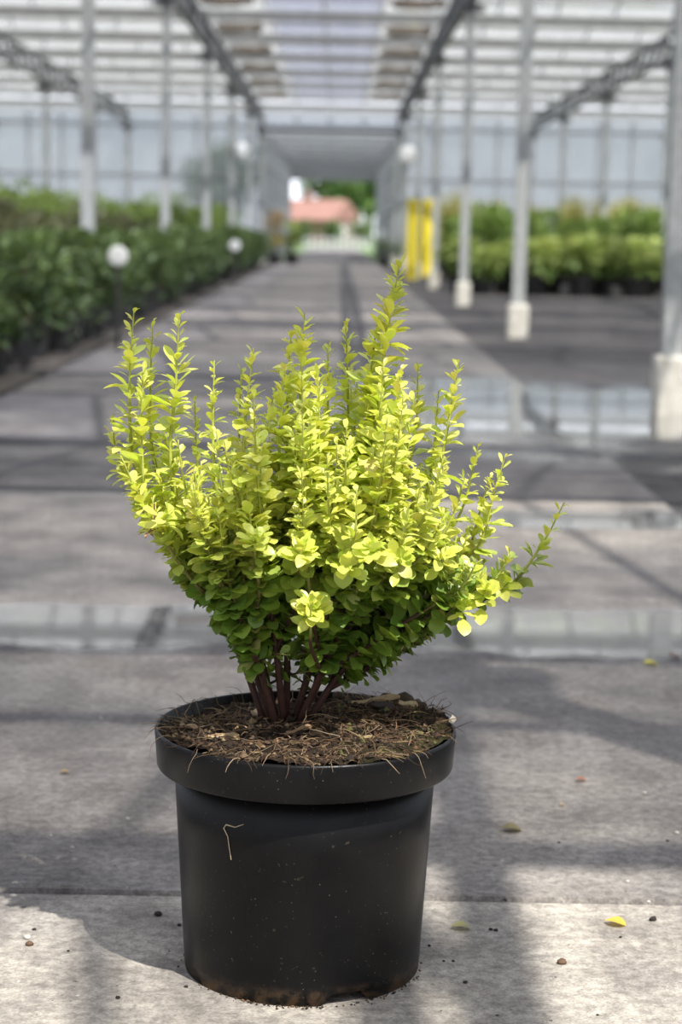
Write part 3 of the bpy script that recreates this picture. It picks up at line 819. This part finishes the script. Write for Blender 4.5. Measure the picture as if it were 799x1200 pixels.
chip(428, 872, .016, .005, .2, (0.30, 0.23, 0.12)); chip(529, 856, .012, .006, 1.2, (0.75, 0.68, 0.55)); chip(350, 870, .03, .004, .6, (0.28, 0.18, 0.10))
chip(222, 860, .02, .004, -.5, (0.33, 0.23, 0.14)); chip(262, 872, .03, .004, .15, (0.38, 0.27, 0.16)); chip(448, 850, .025, .008, .1, (0.05, 0.035, 0.03))
# lumps of compost on the far right of the pot
for px, py, s in ((508, 826, .011), (497, 836, .008), (516, 838, .007), (470, 822, .008), (440, 815, .009), (405, 812, .007)):
    d = ray(px, py); t = (PH - .002 - CAM_H) / d.z; p = Vector((0, 0, CAM_H)) + d * t - Vector((PX, PY, 0))
    rr = math.hypot(p.x, p.y)
    if rr > .128: p *= .128 / rr
    m = MB(); rr_ = random.Random(int(px))
    n_ = 10
    rings = []
    for i in range(7):
        th = math.pi * i / 6
        rings.append([])
        for k in range(n_):
            v = Vector((math.sin(th) * math.cos(6.283 * k / n_), math.sin(th) * math.sin(6.283 * k / n_), math.cos(th) * .8))
            v *= s * (1 + .45 * noise.noise(v * 1.7 + Vector((px, py, 0)))); m.col = (0.05, 0.033, 0.018); rings[-1].append(m.vert(v))
    for a_, b_ in zip(rings, rings[1:]):
        for k in range(n_): m.face(a_[k], b_[k], b_[(k+1) % n_], a_[(k+1) % n_])
    m.build('compost_lump', M['debris'], soil, smooth=True, colors=True, loc=(p.x, p.y, soil_z(p.x, p.y) + s * .5))
# dried root stuck on the pot wall
m = MB(); m.col = (0.50, 0.42, 0.28)
pts = []
for px, py in ((285, 967), (275, 972), (264, 971), (261, 976), (266, 985), (268, 1000), (270, 1012)):
    q = px_at(px, py, PY - .12) - Vector((PX, PY, 0)); rr = .1192 + (.1306 - .1192) * (q.z / .2085) + .001
    pts.append((q.x, -math.sqrt(max(1e-6, rr * rr - q.x * q.x)), q.z))
m.tube(pts, [.0003, .0005, .0007, .0006, .0005, .0004, .0003], 4)
m.build('dried_root', M['debris'], pot, colors=True)
# crumbs along the foot of the pot
m = MB()
for i in range(100):
    a = rg.gauss(-math.pi / 2 + .15, .8); r_ = .1195 + abs(rg.gauss(0, .003)); m.col = jit(rg, rg.choice([(0.05, 0.03, 0.02), (0.14, 0.09, 0.05), (0.02, 0.015, 0.01)]), .3)
    s = rg.uniform(.0006, .0017); crumb(m, Vector((r_ * math.cos(a), r_ * math.sin(a), s * .6)), s, rg)
tag(m.build('foot_crumbs', M['debris'], pot, colors=True), kind='stuff')

# ---------------- stems and leaves
ORIG = Vector((PX, PY, 0))
def local(px, py, dy): return px_at(px, py, PY + dy) - ORIG
def smooth_path(ctrl, n):
    """Catmull-Rom through the control points"""
    P = [ctrl[0] * 2 - ctrl[1]] + list(ctrl) + [ctrl[-1] * 2 - ctrl[-2]]
    outp = []
    segs = len(ctrl) - 1
    for s in range(segs):
        k = max(2, int(round(n / segs)))
        for i in range(k + (1 if s == segs - 1 else 0)):
            t = i / k; a, b_, c, d = P[s:s+4]
            outp.append(0.5 * ((2*b_) + (c-a)*t + (2*a-5*b_+4*c-d)*t*t + (3*b_-a-3*c+d)*t*t*t))
    return outp

LEAF_S = 1.42
LEAF_W = [(0, .05), (.14, .15), (.34, .36), (.58, .50), (.78, .45), (.92, .26), (1.0, .03)]
leaves = []                                                # (matrix parts, col, size, depth)
def add_leaf(p, d, up, ln, wr, col, bend, cup):
    leaves.append((p.copy(), d.normalized(), up, ln, wr, col, bend, cup))
def leaf_geo(m, L_):
    p, d, up, ln, wr, col, bend, cup = L_
    s = d.cross(up)
    if s.length < 1e-3: s = d.cross(Vector((1, .3, 0)))
    s.normalize(); n = s.cross(d).normalized()
    m.col = col; prev = None
    for t, wd in LEAF_W:
        c = p + d * (ln * t * (1 - .12 * abs(bend) * t)) - n * (ln * bend * t * t * .5)
        h = wd * ln * wr
        row = (m.vert(c + s * h + n * h * cup), m.vert(c), m.vert(c - s * h + n * h * cup))
        if prev:
            m.face(prev[0], prev[1], row[1], row[0]); m.face(prev[1], prev[2], row[2], row[1])
        prev = row

LOWC = [(120, 560), (130, 578), (155, 612), (185, 650), (215, 700), (240, 728), (262, 745), (275, 790), (300, 812), (340, 818), (420, 808), (440, 795), (480, 765), (520, 742), (560, 722), (600, 700), (640, 680), (700, 640)]
def interp(tab, x):
    if x <= tab[0][0]: return tab[0][1]
    for (a, b_), (c, d) in zip(tab, tab[1:]):
        if x <= c: return b_ + (d - b_) * (x - a) / (c - a)
    return tab[-1][1]
YEL, LIM, GRN, DRK = (0.81, 0.81, 0.20), (0.62, 0.71, 0.115), (0.30, 0.44, 0.06), (0.115, 0.22, 0.038)
def mixc(a, b_, k): return tuple(x * (1 - k) + y * k for x, y in zip(a, b_))
GA = 2.39996
lr = random.Random(5)

FRONT = [(560, -.20), (620, -.17), (650, -.115), (690, -.085), (740, -.065), (800, -.05)]
def shoot(ctrl, leaf0, scale, dense, r0=.0030, cull=True, tipcol=0.0, node=.0105, front=True):
    """ctrl: local 3-D control points from soil to tip; leaves from fraction leaf0 to the tip"""
    path = smooth_path(ctrl, 28)
    cum = [0]
    for a, b_ in zip(path, path[1:]): cum.append(cum[-1] + (b_ - a).length)
    T = cum[-1]
    cols = []; rad = []
    for i, p in enumerate(path):
        k = cum[i] / T
        rad.append(max(.0007, r0 * (1 - k) ** .75 + .0004))
        y_ = min(1, max(0, (p.z - .37) / .10, (k - .62) / .2))
        cols.append(mixc((0.065, 0.030, 0.022), (0.40, 0.43, 0.09), y_))
    m = MB(); m.tube(path, rad, 7, cols)
    m.build('stem', M['tint'], root, smooth=True, colors=True)
    s = T * leaf0; az = lr.uniform(0, 6.28); j = 0
    while s < T:
        while j < len(cum) - 2 and cum[j + 1] < s: j += 1
        u = (s - cum[j]) / max(1e-9, cum[j + 1] - cum[j]); p = path[j].lerp(path[j + 1], u)
        tan = (path[min(j + 2, len(path) - 1)] - path[j]).normalized()
        left = T - s                                       # distance to the tip
        tip = max(0.0, 1 - left / .075)                    # 1 right at the tip
        a0 = tan.cross(Vector((0, 1, .01))).normalized(); b0 = tan.cross(a0)
        nl = max(1, int(round(dense * lr.uniform(.6, 1.3) * (1 - .55 * tip))))
        px, py = to_px(p + ORIG)
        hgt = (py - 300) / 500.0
        if front and (p.y < interp(FRONT, py) or (py > 690 and px < 425 and lr.random() < .25)): nl = 0
        for q in range(nl):
            aa = az + (lr.gauss(0, .55) if q else 0) + (q * 1.9 if q > 1 else 0)
            rad_d = a0 * math.cos(aa) + b0 * math.sin(aa)
            lift = lr.uniform(.0, 1.05) + .9 * tip
            d = rad_d + tan * lift + Vector((0, 0, lr.uniform(-.4, .25)))
            ln = LEAF_S * scale * lr.uniform(.0095, .0205) * (1 - .62 * tip) * (1.0 if q < 2 else .75)
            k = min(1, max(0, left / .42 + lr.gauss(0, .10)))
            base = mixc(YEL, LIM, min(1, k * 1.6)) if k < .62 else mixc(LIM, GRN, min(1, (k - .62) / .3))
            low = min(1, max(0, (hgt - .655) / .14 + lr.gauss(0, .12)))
            if tipcol < .5: base = mixc(base, mixc(GRN, DRK, lr.uniform(.15, 1.0)), low * .95)  # low leaves: older green, plus shade of the upper canopy painted into the colour
            if lr.random() < .05: base = mixc(base, (0.72, 0.50, 0.25), .35)
            if cull:
                lx, ly = to_px(p + d.normalized() * ln + ORIG)
                if ly > interp(LOWC, lx) + lr.uniform(-8, 8): continue
            up = (tan * 1.0 - rad_d * .35 + Vector((0, -.05, .45)) + Vector((lr.gauss(0, .28), lr.gauss(0, .28), lr.gauss(0, .2))))
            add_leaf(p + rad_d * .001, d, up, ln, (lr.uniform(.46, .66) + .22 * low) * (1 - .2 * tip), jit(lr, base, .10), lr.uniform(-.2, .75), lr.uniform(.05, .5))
        az += GA
        s += node * lr.uniform(.75, 1.3) * (1 - .35 * tip)

def crown(px, dy):
    p = local(px, 828, dy); p.z = soil_z(p.x, p.y) - .004; return p
# (base px, base depth, [(px, py, depth)...], first leaf fraction, scale, density)
MAIN = [
 (312, .00, [(262, 722, .01), (190, 620, .01), (157, 540, .0), (152, 450, .0), (157, 362, .0)], .42, 1.0, 3.2),
 (318, .02, [(270, 720, .03), (205, 620, .04), (180, 540, .04), (176, 460, .04), (179, 376, .04)], .45, .9, 2.6),
 (322, -.01, [(272, 720, -.02), (220, 620, -.02), (200, 540, -.02), (206, 450, -.02), (210, 367, -.02)], .42, 1.05, 3.4),
 (322, .03, [(280, 710, .05), (243, 620, .05), (232, 550, .05), (228, 470, .05)], .45, .85, 3.2),
 (325, .0, [(290, 710, -.03), (262, 620, -.04), (250, 530, -.03), (251, 422, -.02)], .42, .85, 3.0),
 (328, .0, [(300, 700, .0), (287, 600, .0), (286, 510, .0), (297, 408, .0)], .40, 1.0, 3.4),
 (330, .04, [(305, 700, .06), (285, 600, .06), (280, 520, .06), (283, 432, .06)], .42, .85, 3.0),
 (333, -.02, [(316, 690, -.05), (304, 600, -.06), (310, 520, -.05), (322, 455, -.04)], .40, 1.05, 3.4),
 (336, .0, [(338, 690, -.02), (345, 590, -.02), (350, 490, -.02), (357, 366, -.01)], .36, 1.25, 5.0),
 (338, .02, [(340, 690, .03), (338, 590, .03), (336, 500, .02), (341, 388, .02)], .38, 1.1, 4.4),
 (340, .0, [(366, 690, .02), (380, 590, .02), (384, 500, .02), (384, 408, .02)], .38, 1.0, 4.0),
 (342, .02, [(378, 690, .04), (400, 590, .04), (408, 500, .04), (405, 378, .03)], .38, 1.0, 4.2),
 (345, .0, [(392, 690, -.01), (425, 590, -.02), (442, 490, -.02), (452, 400, -.01), (468, 310, .0)], .34, 1.28, 5.6),
 (346, .03, [(400, 690, .04), (432, 590, .05), (440, 500, .05), (433, 400, .04)], .38, 1.05, 4.0),
 (348, -.02, [(398, 690, -.05), (436, 590, -.06), (455, 520, -.05), (470, 430, -.04)], .36, 1.1, 4.4),
 (350, .02, [(410, 700, .04), (460, 600, .05), (485, 520, .05), (490, 430, .05)], .38, .95, 3.6),
 (352, .0, [(420, 710, .0), (482, 640, .0), (512, 560, .0), (528, 480, .0), (537, 424, .0)], .40, 1.0, 3.6),
 (352, .03, [(418, 710, .05), (478, 640, .06), (504, 560, .06), (514, 458, .05)], .42, .85, 3.0),
 (356, .02, [(430, 720, .03), (500, 660, .04), (540, 600, .04), (561, 520, .04)], .42, .85, 3.0),
 (356, .0, [(435, 725, -.01), (510, 680, -.01), (560, 640, .0), (578, 580, .0), (592, 534, .0)], .42, .95, 3.4),
 (360, .0, [(410, 775, .0), (470, 737, -.01), (540, 712, -.02), (596, 688, -.02), (636, 636, -.02), (661, 589, -.02)], .30, .9, 2.6),
 (360, -.03, [(415, 770, -.06), (470, 732, -.08), (520, 700, -.09), (548, 662, -.10)], .32, 1.0, 3.2),
 (350, -.02, [(400, 740, -.08), (440, 690, -.11), (470, 640, -.12), (480, 590, -.12)], .36, 1.05, 3.8),
 (345, -.03, [(372, 740, -.09), (398, 680, -.12), (415, 630, -.13), (418, 572, -.13)], .36, 1.1, 3.8),
 (338, -.03, [(345, 740, -.08), (350, 680, -.12), (352, 640, -.13), (350, 590, -.13)], .40, 1.05, 3.8),
 (342, -.04, [(358, 770, -.09), (364, 740, -.125), (364, 706, -.15)], .45, 1.05, 5.0),
 (325, -.03, [(290, 740, -.06), (250, 670, -.09), (232, 600, -.09), (236, 540, -.08)], .40, 1.0, 3.4),
 (320, -.02, [(262, 730, -.04), (210, 660, -.06), (178, 610, -.05), (160, 575, -.05), (142, 535, -.05)], .44, 1.0, 3.2),
 (356, .0, [(430, 745, -.02), (500, 706, -.03), (555, 692, -.04), (585, 672, -.04), (598, 650, -.04)], .40, 1.1, 4.2),
 (356, .02, [(430, 730, .02), (500, 690, .02), (545, 650, .02), (562, 600, .02), (575, 556, .02)], .42, .95, 3.8),
 (354, -.01, [(425, 725, -.03), (490, 670, -.05), (528, 610, -.05), (545, 560, -.05)], .40, 1.0, 3.6),
 (316, .01, [(262, 725, .02), (200, 640, .03), (158, 580, .03), (136, 530, .03), (133, 485, .03)], .46, .95, 3.4),
 (318, -.01, [(262, 722, -.02), (205, 640, -.03), (172, 580, -.03), (166, 500, -.02), (168, 430, -.02)], .44, 1.0, 3.4),
 (346, .01, [(388, 690, .0), (415, 590, .0), (428, 500, .0), (436, 420, .0), (443, 372, .0)], .36, 1.2, 5.0),
 (338, -.01, [(332, 690, -.03), (326, 590, -.04), (328, 510, -.04), (335, 425, -.03)], .36, 1.15, 4.6),
 (342, -.01, [(360, 690, -.04), (372, 590, -.05), (374, 510, -.05), (372, 430, -.04)], .36, 1.2, 4.8),
 (330, -.03, [(318, 740, -.07), (300, 660, -.10), (292, 600, -.10), (284, 550, -.09)], .40, 1.05, 3.6),
]
PRIMARY = [0, 2, 4, 7, 8, 12, 16, 20, 22, 26]
forks = []; prim = []
def ctrl_of(pts, clamp=True):
    return [local(a, b_, max(d, interp(FRONT, b_) + .02) if clamp else d) for a, b_, d in pts]
order = PRIMARY + [k for k in range(len(MAIN)) if k not in PRIMARY]
for k in order:
    bx_, bd, pts, lf, sc, dn = MAIN[k]
    special = pts[-1][1] == 706
    cp = ctrl_of(pts, not special)
    if k in PRIMARY:
        ctrl = [crown(bx_, bd * .6)] + cp; r0 = .0034
        prim.append(smooth_path(ctrl[:3], 12)); forks += [ctrl[0].lerp(ctrl[1], .55), ctrl[1], ctrl[1].lerp(ctrl[2], .5)]
    else:
        f0 = min([f for f in forks if f.z < cp[1].z - .04] or forks[:1], key=lambda f: (f - cp[0]).length)
        ctrl = [f0, f0.lerp(cp[1], .5) + (cp[0] - f0) * .3] + cp[1:]; r0 = .0022
        lf = lf * .5
    shoot(ctrl, .999 if special else lf * .62, sc, dn * 1.45, r0, node=.0082 if not special else .005, front=not special, tipcol=1.0 if special else 0.0)
# fillers through the body of the shrub
TOPC = [(140, 560), (160, 520), (200, 500), (250, 510), (290, 470), (330, 450), (360, 440), (410, 440), (440, 425), (475, 440), (500, 500), (540, 560), (575, 620), (600, 690)]
for i in range(100):
    tx = lr.uniform(165, 575)
    ty = interp(TOPC, tx) + lr.uniform(-6, 115)
    lowlim = interp(LOWC, tx) - 40
    if ty > lowlim: ty = lowlim - lr.uniform(0, 40)
    span = math.sqrt(max(.05, 1 - ((tx - 365) / 250) ** 2))
    dy = lr.uniform(-.15, .17) * span
    dy = max(dy, interp(FRONT, ty) + .01); tipp = local(tx, ty, dy); c0 = min([f for f in forks if f.z < tipp.z - .1] or forks[:1], key=lambda f: math.hypot(f.x - tipp.x * .55, f.y - tipp.y * .4))
    v = tipp - c0
    mid = c0 + Vector((v.x * .58, v.y * .5, v.z * .42)); mid2 = c0 + Vector((v.x * .88, v.y * .82, v.z * .75))
    shoot([c0, mid, mid2, tipp], lr.uniform(.04, .15), lr.uniform(.78, 1.0), lr.uniform(3.9, 5.6), .0019, node=.0086)
# short leafy twigs low on the main stems
for i in range(120):
    c0 = lr.choice(lr.choice(prim)[2:]).copy()
    a = lr.uniform(0, 6.283); ln = lr.uniform(.03, .075)
    t_ = c0 + Vector((math.cos(a) * ln, math.sin(a) * ln * .8, lr.uniform(.1, .9) * ln))
    qx, qy = to_px(t_ + ORIG)
    if qy > interp(LOWC, qx) - 22 or t_.y < -.075: continue
    shoot([c0, c0.lerp(t_, .5) + Vector((0, 0, .004)), t_], .15, .95, 3.6, .0011, node=.0085, front=False)
# the pale rosette of leaves that pushes out of the front of the shrub
def rosette(px, py, dy, n, size, ax, pale):
    rc = local(px, py, dy); ax = Vector(ax).normalized(); u = ax.cross(Vector((1, 0, 0))).normalized(); v = ax.cross(u)
    for i in range(n):
        a = i * GA + lr.gauss(0, .35); q = math.sqrt((i + .5) / n); el = q * 1.4 + lr.gauss(0, .14); ln = size * (.5 + .5 * q)
        d = ax * math.cos(el) + (u * math.cos(a) + v * math.sin(a)) * math.sin(el)
        add_leaf(rc - ax * .012 * q + Vector((lr.gauss(0, .002), lr.gauss(0, .002), lr.gauss(0, .003))), d, ax - d * .2 + Vector((lr.gauss(0, .35), lr.gauss(0, .35), lr.gauss(0, .3))), ln * lr.uniform(.75, 1.2), lr.uniform(.46, .68),
                 jit(lr, mixc(mixc(YEL, LIM, lr.random()), GRN, 0 if pale else lr.random() * .4), .1), lr.uniform(-.2, .8), lr.uniform(.05, .45))
rosette(366, 708, -.13, 40, .023, (.05, -.62, .78), True)
rosette(362, 724, -.12, 14, .019, (.0, -.7, .5), False)
for px, py, dy, n in ((352, 640, -.15, 24), (436, 640, -.15, 26), (410, 655, -.14, 16), (470, 650, -.13, 18), (566, 690, -.06, 24), (540, 705, -.07, 16), (590, 682, -.04, 14), (300, 625, -.13, 16), (195, 600, -.08, 14), (520, 650, -.08, 16), (545, 668, -.03, 14)):
    rosette(px, py, dy, n, .021, (lr.uniform(-.3, .3), -.5, .9), True)
# the leaves that show largest are parts of their own, the rest one part
def show(L_):
    p, d, up, ln = L_[:4]; s = d.cross(up).normalized(); n = s.cross(d)
    view = (Vector((0, 0, CAM_H)) - (p + ORIG)).normalized()
    return ln * abs(n.dot(view)) * (1.0 if p.y < -.02 else .6) * (1.0 - 1.2 * max(0, p.y))
leaves.sort(key=show, reverse=True)
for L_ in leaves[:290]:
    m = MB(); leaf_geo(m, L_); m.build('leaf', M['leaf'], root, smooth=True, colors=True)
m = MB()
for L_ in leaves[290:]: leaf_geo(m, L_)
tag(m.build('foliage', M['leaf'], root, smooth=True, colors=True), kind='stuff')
print('leaves', len(leaves))
# dead twig with withered leaves at the left of the shrub
m = MB(); m.col = (0.20, 0.10, 0.045)
a = local(181, 590, -.06); c = local(176, 622, -.06); m.tube([a, a.lerp(c, .5) + Vector((.002, 0, 0)), c], [.0009, .0009, .0006], 5)
wt = m.build('withered_twig', M['debris'], root, colors=True)
m = MB()
for k in range(9):
    m.col = jit(lr, (0.30, 0.18, 0.09)); leaf_quad(m, c + Vector((lr.uniform(-.005, .005), lr.uniform(-.004, .004), lr.uniform(-.002, .003))), Vector((lr.gauss(0, 1), lr.gauss(0, 1), lr.uniform(-.6, .2))), Vector((0, 0, 1)), .008, .004)
m.build('withered_leaves', M['debris'], wt, colors=True)

# ------------------------------------------------------------------ litter on the ground
def fallen_leaf(px, py, ln, rot, col, label):
    p = px_ground(px, py); m = MB(); up = Vector((0, 0, 1))
    leaf_geo(m, (Vector((-math.cos(rot) * ln / 2, -math.sin(rot) * ln / 2, .0035)), Vector((math.cos(rot), math.sin(rot), .12)), up, ln, .8, col, .45, .35))
    me = m.build('fallen_leaf', M['leaf'], None, smooth=True, colors=True, loc=p if p.x < PATH_R else p - Vector((0, 0, .012)))
    tag(me, label, 'leaf', 'fallen leaves on the concrete')
fallen_leaf(721, 1084, .024, -.35, (0.80, 0.56, 0.08), 'curled bright yellow fallen leaf on the pale near slab')
fallen_leaf(762, 779, .028, .3, (0.70, 0.60, 0.06), 'yellow fallen leaf lying near the edge of the puddle')
fallen_leaf(790, 770, .03, .9, (0.22, 0.07, 0.06), 'dark reddish fallen leaf beside the yellow leaf near the puddle')
fallen_leaf(681, 916, .016, .1, (0.50, 0.17, 0.08), 'small rusty red fallen leaf on the damp slab')
fallen_leaf(659, 945, .010, 1.2, (0.72, 0.48, 0.25), 'tiny tan leaf scrap on the damp slab')
fallen_leaf(598, 974, .030, .05, (0.20, 0.16, 0.06), 'thin olive brown fallen leaf in the girder shadow')
fallen_leaf(540, 1089, .022, .2, (0.36, 0.33, 0.12), 'faded green leaf scrap on the pale near slab close to the pot')
fallen_leaf(76, 907, .014, .4, (0.44, 0.28, 0.12), 'small orange brown leaf scrap on the damp slab')
def pebble(px, py, s, col, label):
    p = px_ground(px, py); m = MB(); m.col = col; n_ = 10; rings = []
    for i in range(6):
        th = math.pi * i / 5
        rings.append([])
        for k in range(n_):
            v = Vector((math.sin(th) * math.cos(6.283 * k / n_), math.sin(th) * math.sin(6.283 * k / n_) * .8, math.cos(th) * .6))
            rings[-1].append(m.vert(v * s * (1 + .4 * noise.noise(v * 1.3 + Vector((px * .7, py * .3, 0))))))
    for a_, b_ in zip(rings, rings[1:]):
        for k in range(n_): m.face(a_[k], b_[k], b_[(k+1) % n_], a_[(k+1) % n_])
    o = m.build('pebble', M['debris'], None, smooth=True, colors=True, loc=p + Vector((0, 0, s * .45)))
    tag(o, label, 'pebble', 'grit and pebbles on the concrete')
DK, PL, BR = (0.03, 0.025, 0.022), (0.55, 0.52, 0.47), (0.13, 0.08, 0.05)
pebble(185, 1073, .0045, DK, 'near black oval crumb in the shadow of the pot')
pebble(32, 1100, .0042, PL, 'pale pebble on the sunlit near slab'); pebble(34, 1108, .0045, BR, 'brown crumb touching the pale pebble')
pebble(658, 1129, .0052, BR, 'dark brown crumb on the near slab below the yellow leaf')
pebble(765, 1079, .0045, DK, 'dark crumb on the near slab beside the yellow leaf')
dark_spots = [(575, 1090), (581, 1091), (503, 1109), (520, 1127), (531, 1127), (727, 1099), (782, 986), (655, 988), (138, 1170), (218, 1157), (210, 1085), (80, 1115), (545, 1152), (700, 1190), (40, 1090)]
for k, (a, c) in enumerate(dark_spots): pebble(a, c, lr.uniform(.0015, .003), DK, 'tiny dark speck of grit on the concrete')
for k, (a, c) in enumerate([(760, 1058), (755, 930), (735, 1034), (150, 960), (118, 842), (85, 994), (60, 980), (793, 977)]): pebble(a, c, lr.uniform(.002, .0035), PL, 'tiny pale stone chip on the concrete')
